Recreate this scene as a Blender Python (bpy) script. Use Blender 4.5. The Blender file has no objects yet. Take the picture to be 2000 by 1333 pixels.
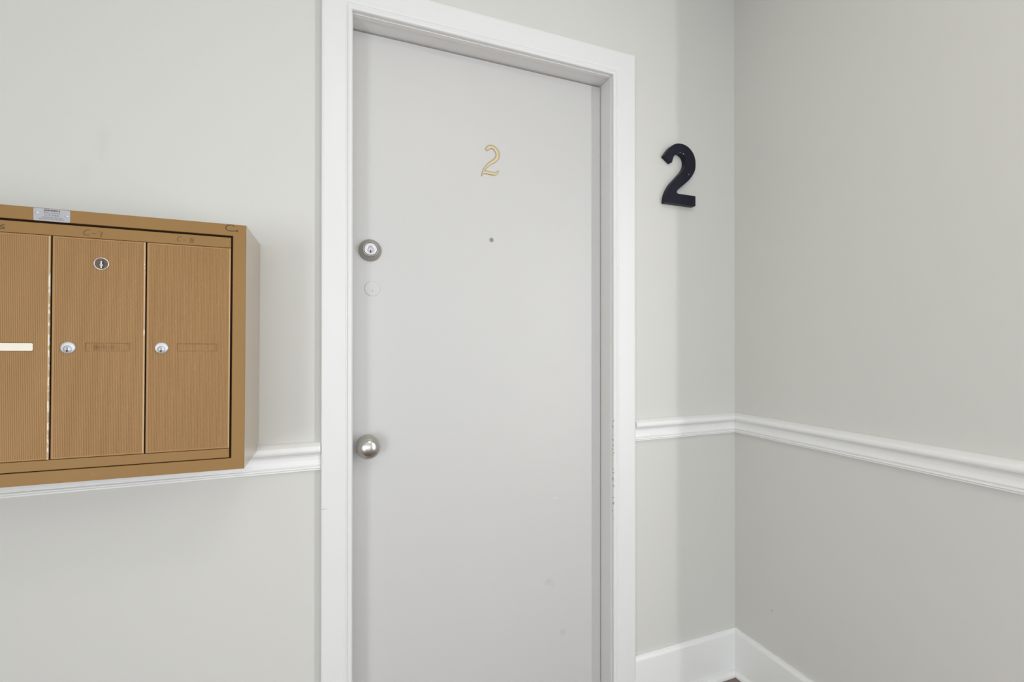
import bpy, math, random
from mathutils import Vector
random.seed(7)
scn = bpy.context.scene
C = scn.collection

# ------------------------------------------------------------------ camera
cam_d = bpy.data.cameras.new('camera')
cam_d.sensor_width = 36.0
cam_d.lens = 36.0 * 899.714 / 2000.0
cam_d.shift_y = 4.67 / 2000.0
cam_d.clip_start = 0.02
cam = bpy.data.objects.new('camera', cam_d)
cam.location = (-1.35649, -1.26665, 1.18)
cam.rotation_euler = (math.pi / 2 + 0.0029183, 0, -0.3695658)
C.objects.link(cam)
scn.camera = cam

# ------------------------------------------------------------------ world, exposure
w = bpy.data.worlds.new('world'); scn.world = w; w.use_nodes = True
w.node_tree.nodes['Background'].inputs[0].default_value = (0.80, 0.89, 1.0, 1)
w.node_tree.nodes['Background'].inputs[1].default_value = 2.75
scn.view_settings.view_transform = 'Standard'
scn.view_settings.look = 'None'
scn.view_settings.gamma = 1.0
scn.view_settings.use_curve_mapping = False
scn.view_settings.exposure = -0.05

# ------------------------------------------------------------------ lights
def area(name, loc, rot, sx, sy, power, col, shape='RECTANGLE'):
    l = bpy.data.lights.new(name, 'AREA'); l.shape = shape; l.size = sx
    if shape in ('RECTANGLE', 'ELLIPSE'): l.size_y = sy
    l.energy = power; l.color = col
    o = bpy.data.objects.new(name, l); o.location = loc; o.rotation_euler = rot
    C.objects.link(o); return o
CEIL = 2.45
area('hall_ceiling_lamp', (-0.95, -1.35, CEIL - 0.03), (0, 0, 0), 0.4, 0.4, 4.6, (1.0, 0.955, 0.90), 'DISK')
# added fill lights, set in made-up windows left of and behind the camera
area('left_fill_light', (-3.26, -3.12, 0.82), (0, -math.pi / 2, 0), 1.5, 1.25, 53, (1.0, 0.992, 0.968))
area('front_fill_light', (-1.60, -4.66, 1.05), (math.pi / 2, 0, 0), 3.0, 1.9, 6, (0.84, 0.93, 1.0))
# daylight through the narrow sidelight in the recessed wall to the right
area('sidelight_daylight', (0.262, -1.60, 1.20), (0, math.pi / 2, 0), 1.7, 0.10, 24, (1.0, 0.995, 0.98))

# ------------------------------------------------------------------ materials
def new_mat(name):
    m = bpy.data.materials.new(name); m.use_nodes = True
    return m, m.node_tree, m.node_tree.nodes['Principled BSDF']
def srgb(r, g, b):
    f = lambda c: (c / 255 / 12.92) if c / 255 <= .04045 else ((c / 255 + .055) / 1.055) ** 2.4
    return (f(r), f(g), f(b), 1)
def N(nt, t, **kw):
    n = nt.nodes.new(t)
    for k, v in kw.items():
        if k.startswith('i_'): n.inputs[int(k[2:]) if k[2:].isdigit() else k[2:]].default_value = v
        else: setattr(n, k, v)
    return n
def math_n(nt, op, a, b=None, c=None, clamp=False):
    n = nt.nodes.new('ShaderNodeMath'); n.operation = op; n.use_clamp = clamp
    for i, v in enumerate((a, b, c)):
        if v is None: continue
        if hasattr(v, 'is_linked') or hasattr(v, 'node'): nt.links.new(v, n.inputs[i])
        else: n.inputs[i].default_value = v
    return n.outputs[0]
def mix_c(nt, fac, a, b):
    n = nt.nodes.new('ShaderNodeMix'); n.data_type = 'RGBA'
    for idx, v in ((0, fac), (6, a), (7, b)):
        if hasattr(v, 'node'): nt.links.new(v, n.inputs[idx])
        else: n.inputs[idx].default_value = v
    return n.outputs[2]
def noise(nt, scale, detail=3, vec=None, rough=.5):
    n = nt.nodes.new('ShaderNodeTexNoise'); n.inputs['Scale'].default_value = scale
    n.inputs['Detail'].default_value = detail; n.inputs['Roughness'].default_value = rough
    if vec is not None: nt.links.new(vec, n.inputs['Vector'])
    return n.outputs['Fac']
def coords(nt): return nt.nodes.new('ShaderNodeTexCoord').outputs['Object']
def spot(nt, vec, p, scale, r, soft=.5):
    """mask: 1 inside an ellipsoid of radii scale*r around p, slightly ragged"""
    s = nt.nodes.new('ShaderNodeVectorMath'); s.operation = 'SUBTRACT'
    nt.links.new(vec, s.inputs[0]); s.inputs[1].default_value = p
    d = nt.nodes.new('ShaderNodeVectorMath'); d.operation = 'DIVIDE'
    nt.links.new(s.outputs[0], d.inputs[0]); d.inputs[1].default_value = [r * k for k in scale]
    l = nt.nodes.new('ShaderNodeVectorMath'); l.operation = 'LENGTH'
    nt.links.new(d.outputs[0], l.inputs[0])
    dist = math_n(nt, 'ADD', l.outputs['Value'], math_n(nt, 'MULTIPLY', math_n(nt, 'SUBTRACT', noise(nt, 60, 3, vec), .5), 1.2))
    return math_n(nt, 'MULTIPLY', math_n(nt, 'SUBTRACT', 1.0, dist), 1.0 / soft, clamp=True)

def paint(name, col, rough=.55, var=.03, bump=.15, bscale=260, spots=(), extra=None, spec=.5):
    m, nt, b = new_mat(name)
    v = coords(nt)
    c2 = tuple(x * (1 - var) for x in col[:3]) + (1,)
    out = mix_c(nt, noise(nt, 2.3, 4, v), col, c2)
    for p, sc, r, soft, colour, strength in spots:
        out = mix_c(nt, math_n(nt, 'MULTIPLY', spot(nt, v, p, sc, r, soft), strength), out, colour)
    if extra: out = extra(nt, v, out)
    nt.links.new(out, b.inputs['Base Color'])
    b.inputs['Roughness'].default_value = rough
    b.inputs['Specular IOR Level'].default_value = spec
    bp = N(nt, 'ShaderNodeBump'); bp.inputs['Strength'].default_value = bump; bp.inputs['Distance'].default_value = .001
    nt.links.new(noise(nt, bscale, 4, v, .6), bp.inputs['Height'])
    nt.links.new(bp.outputs[0], b.inputs['Normal'])
    return m

GREY = srgb(205, 204, 199)
DIRT = srgb(150, 148, 142)
M = {}
M['wall'] = paint('light_grey_wall_paint', GREY, .6, .02, .12, 220, spots=[
    ((-1.83, 0, 1.62), (1, 3, 3), .018, 1.2, DIRT, .10), ((-1.86, 0, 1.56), (1, 3, 2), .02, 1.2, DIRT, .07),
    ((0, -.15, .298), (3, 1, 1), .0035, .6, DIRT, .7), ((0, -.35, .30), (3, 1, 1), .002, .6, DIRT, .3)])
WT = srgb(229, 229, 227)
M['white'] = paint('white_trim_paint', WT, .38, .015, .10, 120)
def casing_chips(nt, v, out):
    sep = nt.nodes.new('ShaderNodeSeparateXYZ'); nt.links.new(v, sep.inputs[0])
    x, y, z = sep.outputs
    dx = math_n(nt, 'ABSOLUTE', math_n(nt, 'SUBTRACT', x, -.5240))
    m1 = math_n(nt, 'LESS_THAN', dx, .0022)
    m2 = math_n(nt, 'LESS_THAN', math_n(nt, 'ABSOLUTE', math_n(nt, 'SUBTRACT', z, .78)), .16)
    m3 = math_n(nt, 'GREATER_THAN', noise(nt, 110, 3, v), .60)
    m3 = math_n(nt, 'MULTIPLY', m3, math_n(nt, 'LESS_THAN', y, -.003))
    mk = math_n(nt, 'MULTIPLY', math_n(nt, 'MULTIPLY', m1, m2), m3)
    out = mix_c(nt, math_n(nt, 'MULTIPLY', mk, .7), out, srgb(120, 116, 108))
    # short scuff on the left leg
    return mix_c(nt, math_n(nt, 'MULTIPLY', spot(nt, v, (-1.379, -.018, .767), (6, 6, .6), .0022, .6), .5), out, DIRT)
M['casing'] = paint('white_casing_paint', srgb(220, 220, 219), .36, .015, .10, 120, extra=casing_chips)
M['jamb'] = paint('greyed_jamb_paint', srgb(224, 223, 221), .45, .04, .25, 160, extra=casing_chips)
M['door'] = paint('light_grey_door_paint', srgb(197, 196, 194), .42, .02, .07, 140, spots=[
    ((-.7159, .062, .4243), (1.3, 3, 1), .015, 1.0, DIRT, .28), ((-.70, .062, .41), (1, 3, 1), .010, 1.0, DIRT, .15),
    ((-.6648, .062, .2532), (1.4, 3, 1), .014, 1.0, DIRT, .22), ((-.6923, .062, .6888), (1, 3, 1), .0035, .6, srgb(238, 238, 238), .6),
    ((-.70, .062, 1.10), (3, 3, 1), .02, 1.2, DIRT, .06)])
M['ceiling'] = paint('white_ceiling_paint', srgb(232, 232, 228), .8, .01, .2, 90)

m, nt, b = new_mat('dark_brown_wood_floor')
v = coords(nt)
mp = N(nt, 'ShaderNodeMapping'); nt.links.new(v, mp.inputs[0]); mp.inputs['Scale'].default_value = (3, 40, 1)
g = noise(nt, 6, 6, mp.outputs[0])
br = N(nt, 'ShaderNodeTexBrick'); nt.links.new(v, br.inputs['Vector'])
br.inputs['Scale'].default_value = 1.0; br.inputs['Brick Width'].default_value = 1.1; br.inputs['Row Height'].default_value = .083
br.inputs['Mortar Size'].default_value = .0012
br.inputs['Color1'].default_value = srgb(138, 118, 107); br.inputs['Color2'].default_value = srgb(120, 101, 91); br.inputs['Mortar'].default_value = srgb(38, 28, 24)
nt.links.new(mix_c(nt, math_n(nt, 'MULTIPLY', g, .6), br.outputs['Color'], srgb(92, 76, 68)), b.inputs['Base Color'])
b.inputs['Roughness'].default_value = .4
M['floor'] = m

def box_paint(name, glint_wear=None, dirt=None, cols=(srgb(145, 110, 60), srgb(136, 102, 54)), rough=.48):
    m, nt, b = new_mat(name); v = coords(nt)
    mp = N(nt, 'ShaderNodeMapping'); nt.links.new(v, mp.inputs[0]); mp.inputs['Scale'].default_value = (1, 1, .3)
    out = mix_c(nt, noise(nt, 14, 4, mp.outputs[0]), cols[0], cols[1])
    # faint light scratches
    mp2 = N(nt, 'ShaderNodeMapping'); nt.links.new(v, mp2.inputs[0]); mp2.inputs['Scale'].default_value = (1, 1, 1); mp2.inputs['Rotation'].default_value = (0, .7, 0)
    sc = N(nt, 'ShaderNodeMapping'); nt.links.new(mp2.outputs[0], sc.inputs[0]); sc.inputs['Scale'].default_value = (180, 180, 12)
    out = mix_c(nt, math_n(nt, 'MULTIPLY', math_n(nt, 'GREATER_THAN', noise(nt, 1, 2, sc.outputs[0]), .765), .22), out, srgb(214, 190, 150))
    for p, sc, r, soft, st in (dirt or ()):
        out = mix_c(nt, math_n(nt, 'MULTIPLY', spot(nt, v, p, sc, r, soft), st), out, srgb(70, 42, 24))
    if glint_wear:
        out = glint_wear(nt, v, out)
    nt.links.new(out, b.inputs['Base Color'])
    b.inputs['Roughness'].default_value = rough; b.inputs['Specular IOR Level'].default_value = .4
    b.inputs['Metallic'].default_value = .12
    bp = N(nt, 'ShaderNodeBump'); bp.inputs['Strength'].default_value = .12; bp.inputs['Distance'].default_value = .0006
    nt.links.new(noise(nt, 500, 3, v), bp.inputs['Height']); nt.links.new(bp.outputs[0], b.inputs['Normal'])
    return m
def edge_glint_wear(xc, wd, thr, lo, hi):
    """painted highlight along the door edge x=xc, plus chipped paint between heights lo and hi"""
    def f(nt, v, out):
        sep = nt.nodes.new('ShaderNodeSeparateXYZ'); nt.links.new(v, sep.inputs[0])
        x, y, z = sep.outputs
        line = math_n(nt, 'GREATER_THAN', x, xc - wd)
        out = mix_c(nt, math_n(nt, 'MULTIPLY', line, .7), out, srgb(208, 184, 148))  # lighter line paints in the highlight of the rolled edge
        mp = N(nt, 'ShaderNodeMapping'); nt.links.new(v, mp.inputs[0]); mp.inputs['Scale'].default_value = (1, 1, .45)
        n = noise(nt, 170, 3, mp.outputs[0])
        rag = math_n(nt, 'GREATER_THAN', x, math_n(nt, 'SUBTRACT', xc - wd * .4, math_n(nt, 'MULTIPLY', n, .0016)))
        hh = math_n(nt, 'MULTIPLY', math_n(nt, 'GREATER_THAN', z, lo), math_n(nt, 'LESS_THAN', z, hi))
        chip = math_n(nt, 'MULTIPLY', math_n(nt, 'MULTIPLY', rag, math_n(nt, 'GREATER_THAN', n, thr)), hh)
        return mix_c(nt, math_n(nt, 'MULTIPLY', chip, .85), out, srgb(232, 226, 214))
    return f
M['gold'] = box_paint('satin_gold_enamel')
M['gold_reflect'] = box_paint('gold_enamel_painted_reflection', rough=.2, cols=(srgb(184, 170, 152), srgb(177, 163, 146)))  # paler, greyer base paints in the side's glancing reflection of the casing
def simple(name, col, rough=.5, metal=0, spec=.5):
    m, nt, b = new_mat(name); v = coords(nt)
    out = mix_c(nt, noise(nt, 40, 3, v), col, tuple(x * .92 for x in col[:3]) + (1,))
    nt.links.new(out, b.inputs['Base Color'])
    b.inputs['Roughness'].default_value = rough; b.inputs['Metallic'].default_value = metal; b.inputs['Specular IOR Level'].default_value = spec
    return m
M['black'] = simple('gap_shade_black', srgb(34, 20, 10), .9, 0, .1)  # painted shade for the gap around the mailbox panel
M['nickel'] = simple('satin_nickel', srgb(196, 193, 188), .28, 1.0)
M['nickel_dark'] = simple('satin_nickel_collar', srgb(176, 173, 166), .36, 1.0)
M['zinc'] = simple('bright_zinc', srgb(206, 206, 210), .42, .55)
M['steel_dark'] = simple('dark_brown_steel', srgb(96, 78, 66), .5, .5)
M['alu'] = simple('label_aluminium', srgb(168, 169, 172), .45, .35)
M['ink'] = simple('black_print', srgb(52, 50, 48), .6)
M['marker'] = simple('brown_marker', srgb(62, 38, 16), .6)
M['marker_faint'] = simple('faded_brown_marker', srgb(98, 66, 32), .6)
M['card'] = simple('cream_card', srgb(238, 232, 218), .8)
M['brass'] = simple('polished_brass', srgb(204, 187, 152), .45, .5)
M['grey'] = simple('grey_lens', srgb(138, 137, 132), .25)
M['grey_ring'] = simple('grey_ring', srgb(158, 157, 152), .4, .3)
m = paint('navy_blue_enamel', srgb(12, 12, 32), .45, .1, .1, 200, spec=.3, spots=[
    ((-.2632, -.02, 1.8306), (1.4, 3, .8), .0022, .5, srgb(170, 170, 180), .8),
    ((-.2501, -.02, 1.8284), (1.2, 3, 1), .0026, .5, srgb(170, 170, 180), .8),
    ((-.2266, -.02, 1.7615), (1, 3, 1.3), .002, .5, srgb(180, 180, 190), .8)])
M['navy'] = m

# ------------------------------------------------------------------ mesh helpers
class MB:
    def __init__(s): s.v = []; s.f = []; s.m = []; s.sm = []
    def add(s, vs, fs, mi=0, smooth=False):
        o = len(s.v); s.v += [tuple(p) for p in vs]
        for f in fs: s.f.append([i + o for i in f]); s.m.append(mi); s.sm.append(smooth)
    def box(s, x0, x1, y0, y1, z0, z1, mi=0):
        vs = [(x, y, z) for x in (x0, x1) for y in (y0, y1) for z in (z0, z1)]
        s.add(vs, [(0, 1, 3, 2), (4, 6, 7, 5), (0, 4, 5, 1), (2, 3, 7, 6), (0, 2, 6, 4), (1, 5, 7, 3)], mi)
    def build(s, name, mats, parent=None, bevel=0, segs=2, angle=40):
        me = bpy.data.meshes.new(name); me.from_pydata(s.v, [], s.f)
        for m_ in (mats if isinstance(mats, (list, tuple)) else [mats]): me.materials.append(m_)
        for p, mi, sm in zip(me.polygons, s.m, s.sm): p.material_index = mi; p.use_smooth = sm
        import bmesh
        bm = bmesh.new(); bm.from_mesh(me); bmesh.ops.recalc_face_normals(bm, faces=bm.faces); bm.to_mesh(me); bm.free()
        o = bpy.data.objects.new(name, me); C.objects.link(o)
        if parent is not None: o.parent = parent
        if bevel:
            bv = o.modifiers.new('bevel', 'BEVEL'); bv.width = bevel; bv.segments = segs
            bv.limit_method = 'ANGLE'; bv.angle_limit = math.radians(angle)
        return o
    def lathe(s, prof, cx, cz, y0, n=48, mi=0, smooth=True, sx=1.0):
        """revolve (r, h) around the axis that points out of a wall (towards -y) through cx, cz"""
        vs = []; rings = []
        for r, h in prof:
            if r < 1e-6: rings.append([len(vs)]); vs.append((cx, y0 - h, cz))
            else:
                rings.append(list(range(len(vs), len(vs) + n)))
                for k in range(n):
                    a = 2 * math.pi * k / n; vs.append((cx + r * sx * math.cos(a), y0 - h, cz + r * math.sin(a)))
        fs = []
        for a, b_ in zip(rings, rings[1:]):
            for k in range(n):
                k2 = (k + 1) % n
                if len(a) == 1 and len(b_) == 1: continue
                if len(a) == 1: fs.append((a[0], b_[k], b_[k2]))
                elif len(b_) == 1: fs.append((a[k], a[k2], b_[0]))
                else: fs.append((a[k], a[k2], b_[k2], b_[k]))
        s.add(vs, fs, mi, smooth)
    def sweep(s, secs, smooth=False, mi=0, caps=True, closed=True):
        """join consecutive sections (equal point counts)"""
        n = len(secs[0]); vs = [p for sec in secs for p in sec]; fs = []
        for i in range(len(secs) - 1):
            for k in range(n if closed else n - 1):
                k2 = (k + 1) % n
                fs.append((i * n + k, i * n + k2, (i + 1) * n + k2, (i + 1) * n + k))
        s.add(vs, fs, mi, smooth)
        if caps:
            s.add(secs[0], [tuple(range(n))], mi); s.add(secs[-1], [tuple(range(n))], mi)
    def ribbon(s, pts, y0, thick, mi=0):
        """flat handwriting or cast stroke; pts (x, z, width) in the wall plane, raised by thick towards -y with a crown"""
        secs = []
        for i, (x, z, wd) in enumerate(pts):
            a = pts[max(0, i - 1)]; c = pts[min(len(pts) - 1, i + 1)]
            t = Vector((c[0] - a[0], c[1] - a[1])); t.normalize(); nx, nz = -t.y, t.x; h = wd / 2
            sec = []
            for q, dep in ((-1, 0), (-1, thick * .45), (-.6, thick * .85), (0, thick), (.6, thick * .85), (1, thick * .45), (1, 0)):
                sec.append((x + nx * h * q, y0 - dep, z + nz * h * q))
            secs.append(sec)
        s.sweep(secs, True, mi)

def crom(pts, n=6, closed=False):
    """Catmull-Rom through points of any dimension"""
    out = []; L = len(pts)
    rng = range(L if closed else L - 1)
    for i in rng:
        g = lambda j: pts[j % L] if closed else pts[max(0, min(L - 1, j))]
        p0, p1, p2, p3 = g(i - 1), g(i), g(i + 1), g(i + 2)
        for k in range(n):
            t = k / n
            out.append(tuple(.5 * (2 * b + (c - a) * t + (2 * a - 5 * b + 4 * c - d) * t * t + (-a + 3 * b - 3 * c + d) * t ** 3) for a, b, c, d in zip(p0, p1, p2, p3)))
    if not closed: out.append(tuple(pts[-1]))
    return out
def rr(x0, x1, z0, z1, r, n=5):
    out = []
    for cx, cz, s in ((x1 - r, z1 - r, 0), (x0 + r, z1 - r, 1), (x0 + r, z0 + r, 2), (x1 - r, z0 + r, 3)):
        for k in range(n + 1):
            a = math.pi / 2 * (s + k / n); out.append((cx + r * math.cos(a), cz + r * math.sin(a)))
    return out
def struct(o): o['kind'] = 'structure'; return o
def tag(o, label, cat, group=None):
    o['label'] = label; o['category'] = cat
    if group: o['group'] = group
    return o
def empty(name, loc, rot=(0, 0, 0)):
    o = bpy.data.objects.new(name, None); o.empty_display_size = .05; o.location = loc; o.rotation_euler = rot; C.objects.link(o); return o

# ------------------------------------------------------------------ room shell
XL, XR, YF = -3.2, 0.25, -4.6          # far left, far right, wall behind the camera
OXL, OXR, OZ = -1.3119, -.5235, 2.0455  # clear door opening between the casings
PW = .80                               # the short right wall ends here
T = .14
b = MB(); b.box(XL, OXL - .03, 0, T, 0, CEIL); b.box(OXR + .03, XR, 0, T, 0, CEIL); b.box(OXL - .03, OXR + .03, 0, T, OZ + .03, CEIL)
struct(b.build('wall_back', M['wall']))
b = MB(); b.box(0, XR, -PW, 0, 0, CEIL); struct(b.build('wall_right', M['wall']))
ly0, ly1, lz0, lz1 = -4.45, -2.46, .02, 1.62
b = MB()
b.box(XL - T, XL, YF, ly0, 0, CEIL); b.box(XL - T, XL, ly1, T, 0, CEIL); b.box(XL - T, XL, ly0, ly1, lz1, CEIL); b.box(XL - T, XL, ly0, ly1, 0, lz0)
struct(b.build('wall_left', M['wall']))
b = MB()
for y0, y1, z0, z1 in ((ly0, ly0 + .04, lz0, lz1), (ly1 - .04, ly1, lz0, lz1), (ly0 + .04, ly1 - .04, lz0, lz0 + .04), (ly0 + .04, ly1 - .04, lz1 - .04, lz1)):
    b.box(XL - .05, XL - .01, y0, y1, z0, z1)
struct(b.build('added_window_3', M['white']))  # unseen window, added to house the left fill light
sy0, sy1, sz0, sz1 = -1.70, -1.50, .25, 2.25
b = MB()
b.box(XR, XR + T, YF, sy0, 0, CEIL); b.box(XR, XR + T, sy1, T, 0, CEIL); b.box(XR, XR + T, sy0, sy1, 0, sz0); b.box(XR, XR + T, sy0, sy1, sz1, CEIL)
struct(b.build('wall_far_right', M['wall']))
b = MB()
b.box(XR + .004, XR + .05, sy0, sy0 + .045, sz0, sz1); b.box(XR + .004, XR + .05, sy1 - .045, sy1, sz0, sz1)
b.box(XR + .004, XR + .05, sy0 + .045, sy1 - .045, sz0, sz0 + .12); b.box(XR + .004, XR + .05, sy0 + .045, sy1 - .045, sz1 - .12, sz1)
struct(b.build('window_2', M['white']))
wx0, wx1, wz0, wz1 = -3.15, -.05, .05, 2.05
b = MB()
b.box(XL, wx0, YF - T, YF, 0, CEIL); b.box(wx1, XR, YF - T, YF, 0, CEIL)
b.box(wx0, wx1, YF - T, YF, 0, wz0); b.box(wx0, wx1, YF - T, YF, wz1, CEIL)
struct(b.build('wall_front', M['wall']))
b = MB()
for x0, x1, z0, z1 in ((wx0, wx0 + .05, wz0, wz1), (wx1 - .05, wx1, wz0, wz1), (wx0, wx1, wz0, wz0 + .05), (wx0, wx1, wz1 - .05, wz1), (-1.62, -1.58, wz0, wz1)):
    b.box(x0, x1, YF - .05, YF - .01, z0, z1)
struct(b.build('added_window_1', M['white']))  # unseen window, added to house the fill light behind the camera
b = MB(); b.box(XL - T, XR + T, YF - T, T, -.05, 0); struct(b.build('floor', M['floor']))
b = MB(); b.box(XL - T, XR + T, YF - T, T, CEIL, CEIL + .05); struct(b.build('ceiling', M['ceiling']))

# ------------------------------------------------------------------ door casing (trim_1) and jamb
cas = [(0, 0), (0, .0115), (.0018, .0142), (.006, .0152), (.0110, .0142), (.0128, .0112), (.0150, .0112), (.0172, .0138), (.022, .0150), (.070, .0172), (.0755, .0165), (.0775, .0135), (.0775, 0)]
WLc, WRc, WTc = .0742 / .0775, .0834 / .0775, .0768 / .0775
def csec(ax, az, sx, sz, z0=None):
    return [(ax + sx * u, -h, (az + sz * u) if z0 is None else z0) for u, h in cas]
b = MB()
b.sweep([csec(OXL, 0, -WLc, 0, 0.0), csec(OXL, OZ, -WLc, WTc), csec(OXR, OZ, WRc, WTc), csec(OXR, 0, WRc, 0, 0.0)])
o = struct(b.build('trim_1', M['casing'], bevel=.0006, segs=1, angle=25))
# jamb: liner of the opening with a stop behind the slab
DY = .0617
b = MB()
def liner(y0, y1, t0, inset):
    i = inset
    xa, xb, zt = OXL + i, OXR - i, OZ - i
    b.box(OXL - .0295, xa, y0, y1, 0, OZ + .0295); b.box(xb, OXR + .0295, y0, y1, 0, OZ + .0295); b.box(xa, xb, y0, y1, zt, OZ + .0295)
liner(-.0005, .0165, 0, .0018)
liner(.0165, .137, 0, .0002)
liner(.1035, .122, 0, .013)
struct(b.build('door_frame', M['jamb'], bevel=.0008, segs=1))

# ------------------------------------------------------------------ door slab
b = MB(); b.box(OXL + .003, OXR - .0024, DY, DY + .041, .008, OZ - .0045)
door = b.build('door_1', M['door'], bevel=.0015); struct(door)
# gap shadow is real: the slab stops 2-4 mm short of the jamb
# door knob
kx, kz = -1.2690, .9040
b = MB()
b.lathe([(.0285, 0), (.0285, .003), (.0275, .0050), (.0250, .0065), (.018, .0085), (.0135, .010), (.0125, .014), (.0130, .017), (.0190, .0205),
         (.0275, .0265), (.0305, .0310), (.0316, .0352), (.0312, .0392), (.0296, .0432), (.0268, .0470), (.0236, .0498), (.0216, .0510), (.0208, .0520), (.0190, .0532), (.0150, .0552), (.0100, .0569), (.005, .0578), (0, .0580)], kx, kz, DY - .0003, 64)
b.build('door_knob', M['nickel'], door)
# deadbolt: flared collar, cylinder face, plug with keyway
bx_, bz_ = -1.2628, 1.4408
b = MB()
b.lathe([(.0305, 0), (.0305, .002), (.0292, .006), (.0215, .0195), (.0200, .0215), (.0186, .0222), (.0180, .0214), (.0178, .0185), (0, .0185)], bx_, bz_, DY - .0003, 64)
db = b.build('deadbolt', M['nickel_dark'], door)
b = MB()
b.lathe([(.0168, .0), (.0168, .0026), (.0160, .0034), (.0080, .0036), (.0076, .0028), (.0074, .0036), (0, .0036)], bx_, bz_, DY - .0188, 48)
b.lathe([(.0078, 0), (.0078, .0008), (.0070, .0008), (.0070, -.0006)], bx_, bz_ - .0048, DY - .0223, 40)
b.box(bx_ - .0009, bx_ + .0009, DY - .02305, DY - .0222, bz_ - .0102, bz_ - .0012, 1)
b.box(bx_ - .0018, bx_ + .0016, DY - .02307, DY - .0222, bz_ - .0102, bz_ - .0062, 1)
b.build('lock_cylinder', [M['zinc'], M['ink']], db)
# painted-over blank cover plate
b = MB()
b.lathe([(.0212, 0), (.0210, .0006), (.0200, .0012), (.018, .0014), (0, .0015)], -1.2565, 1.3353, DY - .0003, 48)
b.lathe([(.0011, 0), (.0008, .0005), (0, .0006)], -1.2562, 1.3290, DY - .0018, 12, mi=1)
b.build('cover_plate', [M['door'], M['ink']], door)
# peephole
b = MB()
b.lathe([(.0066, 0), (.0066, .0010), (.0060, .0018), (.0050, .0018), (.0046, .0009)], -.9087, 1.499, DY - .0003, 32)
b.lathe([(.0047, .0008), (.0030, .0014), (0, .0017)], -.9087, 1.499, DY - .0003, 32, mi=1)
b.build('peephole', [M['grey_ring'], M['grey']], door)

# brass numeral on the door
S1 = [(-.9245, 1.7690, .0085), (-.9225, 1.7757, .0107), (-.9152, 1.781, .0112), (-.9078, 1.7821, .0116), (-.8989, 1.7786, .0122), (-.8915, 1.7706, .0126), (-.8892, 1.7611, .0128), (-.8915, 1.7509, .0124), (-.9004, 1.7411, .0112), (-.9137, 1.7315, .0092), (-.924, 1.7216, .0078), (-.932, 1.7101, .0070), (-.9371, 1.6996, .0056), (-.94, 1.6895, .0034)]
S2 = [(-.9385, 1.6990, .0050), (-.9345, 1.7005, .0075), (-.9284, 1.7022, .0095), (-.9152, 1.7019, .0108), (-.9019, 1.7012, .0100), (-.8915, 1.7045, .0070), (-.887, 1.7128, .0040)]
b = MB(); b.ribbon(crom(S1, 6), DY - .0005, .0035); b.ribbon(crom(S2, 6), DY - .0005, .0033)
tag(b.build('door_number', M['brass']), 'small slim brass numeral 2 fixed on the grey door above the peephole', 'number')

# navy numeral on the wall
OUT = [(-0.3277, 1.8126, 1), (-0.3196, 1.8241, 0), (-0.3069, 1.8395, 0), (-0.2916, 1.8528, 0), (-0.271, 1.861, 0), (-0.2449, 1.8605, 0), (-0.2239, 1.8523, 0), (-0.2066, 1.836, 0), (-0.1979, 1.8151, 0), (-0.1974, 1.7898, 0), (-0.2041, 1.7699, 0), (-0.224, 1.7441, 0), (-0.2503, 1.7219, 0), (-0.2673, 1.7083, 0), (-0.2758, 1.7004, 0), (-0.2771, 1.694, 0), (-0.2712, 1.6906, 1), (-0.1975, 1.6909, 1), (-0.1976, 1.6560, 1), (-0.3262, 1.6555, 1), (-0.3244, 1.6736, 0), (-0.3168, 1.695, 0), (-0.3007, 1.7207, 0), (-0.2737, 1.749, 0), (-0.2529, 1.7706, 0), (-0.2424, 1.7877, 0), (-0.2398, 1.8027, 0), (-0.2437, 1.8168, 0), (-0.2541, 1.8261, 0), (-0.2671, 1.829, 0), (-0.2801, 1.8243, 0), (-0.2904, 1.813, 0), (-0.2976, 1.7924, 1)]
runs = []; cur = []
cs = [i for i, p in enumerate(OUT) if p[2]]
poly = []
for a, c in zip(cs, cs[1:] + [cs[0] + len(OUT)]):
    seg = [OUT[i % len(OUT)][:2] for i in range(a, c + 1)]
    q = crom(seg, 6) if len(seg) > 2 else seg
    poly += q[:-1]
b = MB(); n = len(poly); y0, y1 = -.0008, -.0205
b.add([(x, y1, z) for x, z in poly], [tuple(range(n))]); b.add([(x, y0, z) for x, z in poly], [tuple(range(n))])
b.add([(x, y1, z) for x, z in poly] + [(x, y0, z) for x, z in poly], [(i, (i + 1) % n, n + (i + 1) % n, n + i) for i in range(n)])
o = b.build('wall_number', M['navy'])
import bmesh
bm = bmesh.new(); bm.from_mesh(o.data); bmesh.ops.remove_doubles(bm, verts=bm.verts, dist=1e-5); bmesh.ops.recalc_face_normals(bm, faces=bm.faces); bm.to_mesh(o.data); bm.free()
bv = o.modifiers.new('bevel', 'BEVEL'); bv.width = .0009; bv.segments = 2; bv.limit_method = 'ANGLE'; bv.angle_limit = math.radians(50)
tag(o, 'large thick navy blue numeral 2 on the grey wall right of the door', 'number')

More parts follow.
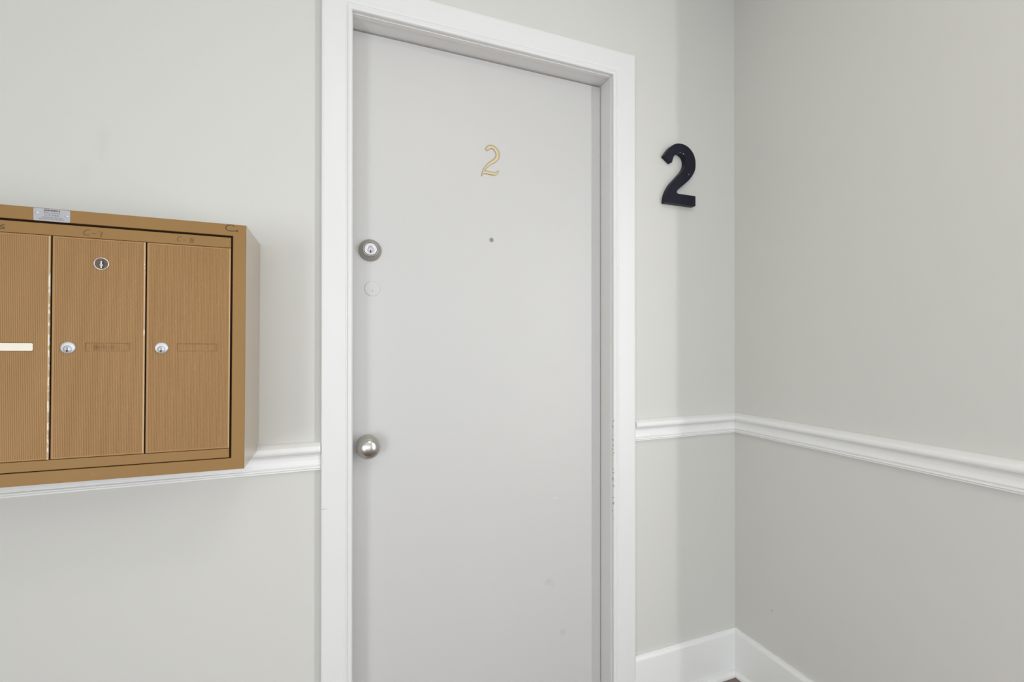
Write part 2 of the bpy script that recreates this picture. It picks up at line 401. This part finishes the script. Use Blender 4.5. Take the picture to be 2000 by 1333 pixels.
# ------------------------------------------------------------------ chair rail, baseboard, shoe moulding
rail = [(0, .8638), (.0055, .8640), (.0100, .8652), (.0100, .8688), (.0112, .8696), (.0130, .8706), (.0130, .8738), (.0118, .8750), (.0088, .8758), (.0088, .8776), (.0118, .8786),
        (.0110, .8820), (.0094, .8860), (.0086, .8905), (.0087, .8950), (.0092, .9000), (.0118, .9050), (.0165, .9085), (.0205, .9118), (.0222, .9160), (.0222, .9212), (.0202, .9262), (.0150, .9300), (.0100, .9330), (.0045, .9352), (0, .9359)]
base = [(0, 0), (.0130, 0), (.0130, .1460), (.0122, .1490), (.0100, .1530), (.0085, .1562), (.0080, .1595), (.0066, .1610), (0, .1610)]
shoe = [(.0130, 0), (.0275, 0), (.0275, .0050), (.0262, .0095), (.0235, .0135), (.0195, .0165), (.0150, .0182), (.0130, .0185)]
def mould(name, prof, runs, mat=M['white']):
    """runs: ('y', x0, x1, mitre) on the door wall or ('x', y1) on the right wall from the corner"""
    b = MB()
    for r in runs:
        if r[0] == 'y':
            _, x0, x1, mit = r
            secs = [[(x0, -d, z) for d, z in prof], [((x1 - d) if mit else x1, -d, z) for d, z in prof]]
        else:
            _, y1 = r
            secs = [[(-d, -d, z) for d, z in prof], [(-d, y1, z) for d, z in prof]]
        b.sweep(secs)
    return struct(b.build(name, mat, bevel=.0004, segs=1, angle=20))
LX = OXL - .0742 - .0004; RX = OXR + .0834 + .0004
mould('trim_2', rail, [('y', XL + .001, LX, False)])
mould('trim_3', rail, [('y', RX, -.0003, True)])
mould('trim_4', rail, [('x', -PW)])
mould('baseboard_back', base, [('y', XL + .001, LX, False), ('y', RX, -.0003, True)])
mould('baseboard_right', base, [('x', -PW)])
mould('trim_5', shoe, [('y', XL + .001, LX, False), ('y', RX, -.0003, True)])
mould('trim_6', shoe, [('x', -PW)])

# ------------------------------------------------------------------ mailbox unit
BETA = .00611
W, H, D = .6136, .4967, .1925
ex = Vector((math.cos(BETA), 0, -math.sin(BETA))); ez = Vector((math.sin(BETA), 0, math.cos(BETA)))
o0 = Vector((-1.52322, 0, 1.42392))
unit = empty('mailbox_unit', o0 - ex * (W / 2) - ez * H, (0, BETA, 0))
tag(unit, 'gold-brown metal bank of apartment mailboxes mounted on the wall left of the door', 'mailbox')
# local: X = W/2 - a, Z = H - bb, Y = -d
def A(a): return W / 2 - a
def Bz(bb): return H - bb
FR = .0236
# shell with a notch at the lower back where the chair rail passes
b = MB()
prof = [(.0012, 0), (D - .0015, 0), (D - .0015, H), (.024, H), (.024, H - .020), (.0012, H - .020)]   # (d, bb)
prof = [(d, bb) for d, bb in prof]
b.sweep([[(A(0), -d, Bz(bb)) for d, bb in prof], [(A(W), -d, Bz(bb)) for d, bb in prof]])
b.build('cabinet_shell', M['gold_reflect'], unit, bevel=.0012)
# the ring-shaped front frame, mitred at the corners
b = MB()
ring = [(0, D + .0002), (0, D - .0012), (0, D - .0014)]
def ringsec(i):   # rectangle loop inset by i
    return [(A(i), Bz(i)), (A(i), Bz(H - i)), (A(W - i), Bz(H - i)), (A(W - i), Bz(i))]
loops = []
for i, d in ((0, D - .0013), (.0006, D), (.0228, D), (FR, D - .0010), (FR, D - .0012)):
    loops.append([(x, -d, z) for x, z in ringsec(i)])
for l0, l1 in zip(loops, loops[1:]):
    b.add(l0 + l1, [(k, (k + 1) % 4, 4 + (k + 1) % 4, 4 + k) for k in range(4)])
b.build('face_frame', M['gold'], unit)
# shade of the gap around the inner panel, put in as a black sheet
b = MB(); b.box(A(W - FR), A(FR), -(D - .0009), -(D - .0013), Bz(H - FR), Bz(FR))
b.build('gap_shade_sheet', M['black'], unit)
# inner panel rails
P0, P1 = .0267, W - .0267
b = MB(); b.box(A(P1), A(P0), -(D + .0010), -(D - .0009), Bz(.0484), Bz(.0276))
b.build('top_rail', M['gold'], unit, bevel=.0008)
b = MB(); b.box(A(P1), A(P0), -(D + .0010), -(D - .0009), Bz(.4716), Bz(.4532))
b.build('bottom_rail', M['gold'], unit, bevel=.0008)

DT, DB = .0492, .4524
SL0, SL1, SB0, SB1 = .0222, .0895, .2422, .2572
def door_mesh(a0, a1):
    """ribbed door front as a height field with an embossed name slot; a0 right edge, a1 left edge"""
    wdt = a1 - a0; mg = .0032; nr = 53; pitch = (wdt - 2 * mg) / nr
    xs = [(0, 'e0'), (.0003, 'e'), (.0009, 'e')]
    xs = [0, .0004, .0011, mg - .0004]
    for r in range(nr):
        for k in (0, .18, .38, .62, .82): xs.append(mg + (r + k) * pitch)
    xs += [wdt - mg, wdt - .0011, wdt - .0004, wdt]
    for q in (SL0, SL0 + .0006, SL1, SL1 - .0006): xs.append(q)
    xs = sorted(xs)
    zs = [0, .0004, .0011, .0030, .0036] + [SB0 - DT, SB0 - DT + .0006, SB1 - DT - .0006, SB1 - DT] + [DB - DT - .0036, DB - DT - .0030, DB - DT - .0011, DB - DT - .0004, DB - DT]
    def hgt(x, z):
        e = min(x, wdt - x, z, DB - DT - z)
        d = .0024 if e > .0010 else (.0021 if e > .0003 else .0014)
        if mg <= x <= wdt - mg and .0034 < z < DB - DT - .0034:
            ph = ((x - mg) / pitch) % 1.0
            t = .0008 if .1 < ph < .45 else 0.0
            d -= t
        inx = SL0 + .0003 < x < SL1 - .0003; inz = SB0 - DT + .0003 < z < SB1 - DT - .0003
        if inx and inz: d -= .0014
        return D + d
    vs = []; nx, nz = len(xs), len(zs)
    for z in zs:
        for x in xs: vs.append((A(a0 + x), -hgt(x, z), Bz(DT + z)))
    fs = [(j * nx + i, j * nx + i + 1, (j + 1) * nx + i + 1, (j + 1) * nx + i) for j in range(nz - 1) for i in range(nx - 1)]
    b = MB(); b.add(vs, fs)
    # returned edges
    bk = D - .0008
    bord = [i for i in range(nx)] + [j * nx + nx - 1 for j in range(1, nz)] + [(nz - 1) * nx + i for i in range(nx - 2, -1, -1)] + [j * nx for j in range(nz - 2, 0, -1)]
    top = [vs[i] for i in bord]; bot = [(x, -bk, z) for x, y, z in top]; n = len(top)
    b.add(top + bot, [(i, (i + 1) % n, n + (i + 1) % n, n + i) for i in range(n)])
    return b
def lock(cx, cz, y, parent):
    b = MB()
    b.lathe([(.0110, 0), (.0110, .0012), (.0104, .0024), (.0092, .0030), (0, .0031)], cx, cz, y, 40)
    b.lathe([(.0066, 0), (.0066, .0006), (.0060, .0010), (.0058, .0002)], cx, cz - .0026, y - .0030, 32, mi=2)
    b.lathe([(.0057, 0), (.0052, .0007), (0, .0009)], cx, cz - .0026, y - .0030, 32)
    b.box(cx - .0007, cx + .0007, y - .00405, y - .0030, cz - .0075, cz + .0002, 1)
    b.box(cx - .0016, cx + .0011, y - .00407, y - .0030, cz - .0074, cz - .0040, 1)
    return b.build('lock', [M['zinc'], M['ink'], M['nickel_dark']], parent)
spans = [(.0270, .1652), (.1678, .3050), (.3080, .4452), (.4482, .5854)]
glint_wears = [(.0012, .99, 0, 1), (.0016, .60, .15, .42), (.0018, .50, .0, .40), (.0014, .62, 0, 1)]
for k, ((a0, a1), wr) in enumerate(zip(spans, glint_wears)):
    dirt = None
    if k == 1: dirt = [((A(a0 + .0735), -D, Bz(.2495)), (1.0, 3, 1.0), .0075, .9, .55), ((A(a0 + .0610), -D, Bz(.2500)), (1.6, 3, .9), .0065, 1.0, .35), ((A(a0 + .0500), -D, Bz(.2500)), (1, 3, 1), .006, 1.0, .38), ((A(a0 + .0400), -D, Bz(.2510)), (1, 3, 1), .0045, 1.0, .22)]
    if k == 2: dirt = [((A(a0 + .0060), -D, Bz(.2700)), (1, 3, 2), .006, 1.2, .10)]
    mt = box_paint('satin_gold_enamel_door', dirt=dirt, glint_wear=edge_glint_wear(A(a0), *wr), cols=(srgb(162, 125, 79), srgb(151, 115, 70)))
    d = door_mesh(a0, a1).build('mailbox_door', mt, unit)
    lock(A(a0 + .1137), Bz(.2510), -(D + .0018), d)
    if k == 1:    # the master lock in the second door
        cx, cz, y = A(a0 + .0667), Bz(.0948), -(D + .0019)
        b = MB()
        b.lathe([(.0118, 0), (.0118, .0008), (.0112, .0013), (.0100, .0013), (.0096, .0004), (.0096, .0002)], cx, cz, y, 40)
        b.lathe([(.0097, .0006), (0, .0006)], cx, cz, y, 40, mi=1)  # dark disc drawn in place of the recessed hole
        b.lathe([(.0016, 0), (.0014, .0014), (0, .0018)], cx, cz + .0035, y - .0005, 16, mi=3)
        b.lathe([(.0027, 0), (.0024, .0016), (0, .0022)], cx, cz - .0030, y - .0005, 20, mi=3)
        b.box(cx - .0010, cx + .0010, y - .0014, y - .0005, cz - .0082, cz + .0050, 3)
        for dx, z0, z1 in ((.0016, .0010, .0062), (.0030, -.0030, .0022), (.0018, -.0088, -.0028)):
            b.box(cx + dx - .0007, cx + dx + .0014, y - .0011, y - .0005, cz + z0, cz + z1, 2)
        b.build('master_lock', [M['nickel'], M['steel_dark'], M['ink'], M['zinc']], d)
    if k == 2:    # cream name card
        b = MB(); q = rr(A(a0 + SL1 - .001), A(a0 + .0222), Bz(.2568), Bz(.2432), .0022)
        b.sweep([[(x, -(D + .0026), z) for x, z in q], [(x, -(D + .0034), z) for x, z in q]])
        c = b.build('name_card', M['card'], d, bevel=.0004); c['label'] = 'blank cream name card'
# handwriting on the top rail and the frame
def strokes(name, segs, y, wd, mat, parent, label=None):
    b = MB()
    for s in segs:
        pts = [(A(a), Bz(bb), wd * (1.0 - .25 * abs(2 * i / max(1, len(s) - 1) - 1))) for i, (a, bb) in enumerate(s)]
        b.ribbon(crom(pts, 5), y, .0002)
    o = b.build(name, mat, parent)
    return o
yr = -(D + .00102); yf = -(D + .00005)
strokes('handwriting', [[(0.2519, 0.034), (0.2565, 0.0335), (0.2604, 0.0371), (0.2614, 0.041), (0.2589, 0.0433), (0.2529, 0.043)],
                        [(0.2498, 0.0399), (0.2427, 0.04)], [(0.2402, 0.0358), (0.2336, 0.0361)], [(.2336, .0361), (0.2356, 0.0411), (0.236, 0.0470)]], yr, .0013, M['marker_faint'], unit)
strokes('handwriting', [[(0.1104, 0.0332), (0.115, 0.0338), (0.1174, 0.0381), (0.1166, 0.0414), (0.1121, 0.0424)], [(0.1081, 0.0393), (0.1041, 0.0399)],
                        [(0.0915, 0.0350), (0.0945, 0.0345), (0.0962, 0.0363), (0.0940, 0.0384), (.0912, .0384), (.0905, .0365), (.0920, .0348)],
                        [(.0940, .0384), (.0965, .0402), (.0962, .0420), (.0930, .0428), (.0905, .0415), (.0912, .0384)]], yr, .0012, M['marker_faint'], unit)
strokes('handwriting', [[(.3945, .0345), (.3985, .0342), (.4020, .0370), (.4025, .0405), (.4000, .0425), (.3945, .0425)], [(.3915, .0392), (.3850, .0394)],
                        [(0.3705, 0.0351), (0.3755, 0.0373), (0.3782, 0.0398), (.3772, .0422), (.3735, .0428), (.3712, .0414), (.3730, .0398), (.3770, .0397)]], yr, .0014, M['marker'], unit)
strokes('handwriting', [[(0.0212, 0.0045), (0.0237, 0.0018), (0.0285, 0.0017), (0.0339, 0.0038), (0.0363, 0.0079), (0.0339, 0.0118), (0.0272, 0.014), (0.0175, 0.0125)]], yf, .0016, M['marker'], unit)
b = MB(); b.lathe([(.0017, 0), (.0015, .0003), (0, .0004)], A(.0163), Bz(.0126), yf, 16); b.build('handwriting', M['marker'], unit)

# maker's plate on the frame
pa0, pa1, pb0, pb1 = .2812, .3325, .0012, .0234
pl = []
q = rr(A(pa1), A(pa0), Bz(pb1), Bz(pb0), .0018)
b = MB(); b.sweep([[(x, -(D + .00002), z) for x, z in q], [(x, -(D + .0006), z) for x, z in q]])
plate = b.build('maker_plate', M['alu'], unit); plate['label'] = 'small silver metal plate with black print'
for a in (pa1 - .0048, pa0 + .0048):
    b = MB(); bb = .0095 if a > .3 else .0122
    b.lathe([(.0026, 0), (.0023, .0007), (.0013, .0010), (0, .0010)], A(a), Bz(bb), -(D + .0006), 20)
    b.lathe([(.0009, .0009), (0, .0012)], A(a + .0006), Bz(bb), -(D + .0006), 12, mi=1)
    b.build('rivet', [M['zinc'], M['ink']], plate)
def text(body, cx, cb, h, wdt, bold, parent):
    cu = bpy.data.curves.new('t', 'FONT'); cu.body = body; cu.align_x = 'CENTER'; cu.align_y = 'CENTER'; cu.size = 1
    cu.offset = bold
    to = bpy.data.objects.new('t', cu); C.objects.link(to)
    dg = bpy.context.evaluated_depsgraph_get(); dg.update()
    me = bpy.data.meshes.new_from_object(to.evaluated_get(dg)); bpy.data.objects.remove(to)
    xs = [v.co.x for v in me.vertices]; ys = [v.co.y for v in me.vertices]
    mx, my = (min(xs) + max(xs)) / 2, (min(ys) + max(ys)) / 2
    sx, sy = wdt / (max(xs) - min(xs)), h / (max(ys) - min(ys))
    for v in me.vertices: v.co = (A(cx) + (v.co.x - mx) * sx, -(D + .00068), Bz(cb) + (v.co.y - my) * sy)
    me.materials.clear(); me.materials.append(M['ink'])
    o = bpy.data.objects.new('printed_text', me); C.objects.link(o); o.parent = parent
cxm = (pa0 + pa1) / 2
text('JENSEN', cxm + .0002, .0045, .0038, .0225, .035, plate)
text('U. S. MAIL', cxm, .0124, .0026, .0200, 0, plate)
text('APPROVED BY THE', cxm - .0002, .0166, .0018, .0290, 0, plate)
text('POSTMASTER GENERAL', cxm, .0197, .0018, .0360, 0, plate)
b = MB()   # a worn, illegible fine line under the name
for k in range(13):
    a = cxm + .0105 - k * .00175
    b.box(A(a), A(a - .0011), -(D + .0007), -(D + .0006), Bz(.0090), Bz(.0081))
b.build('printed_text', M['ink'], plate)
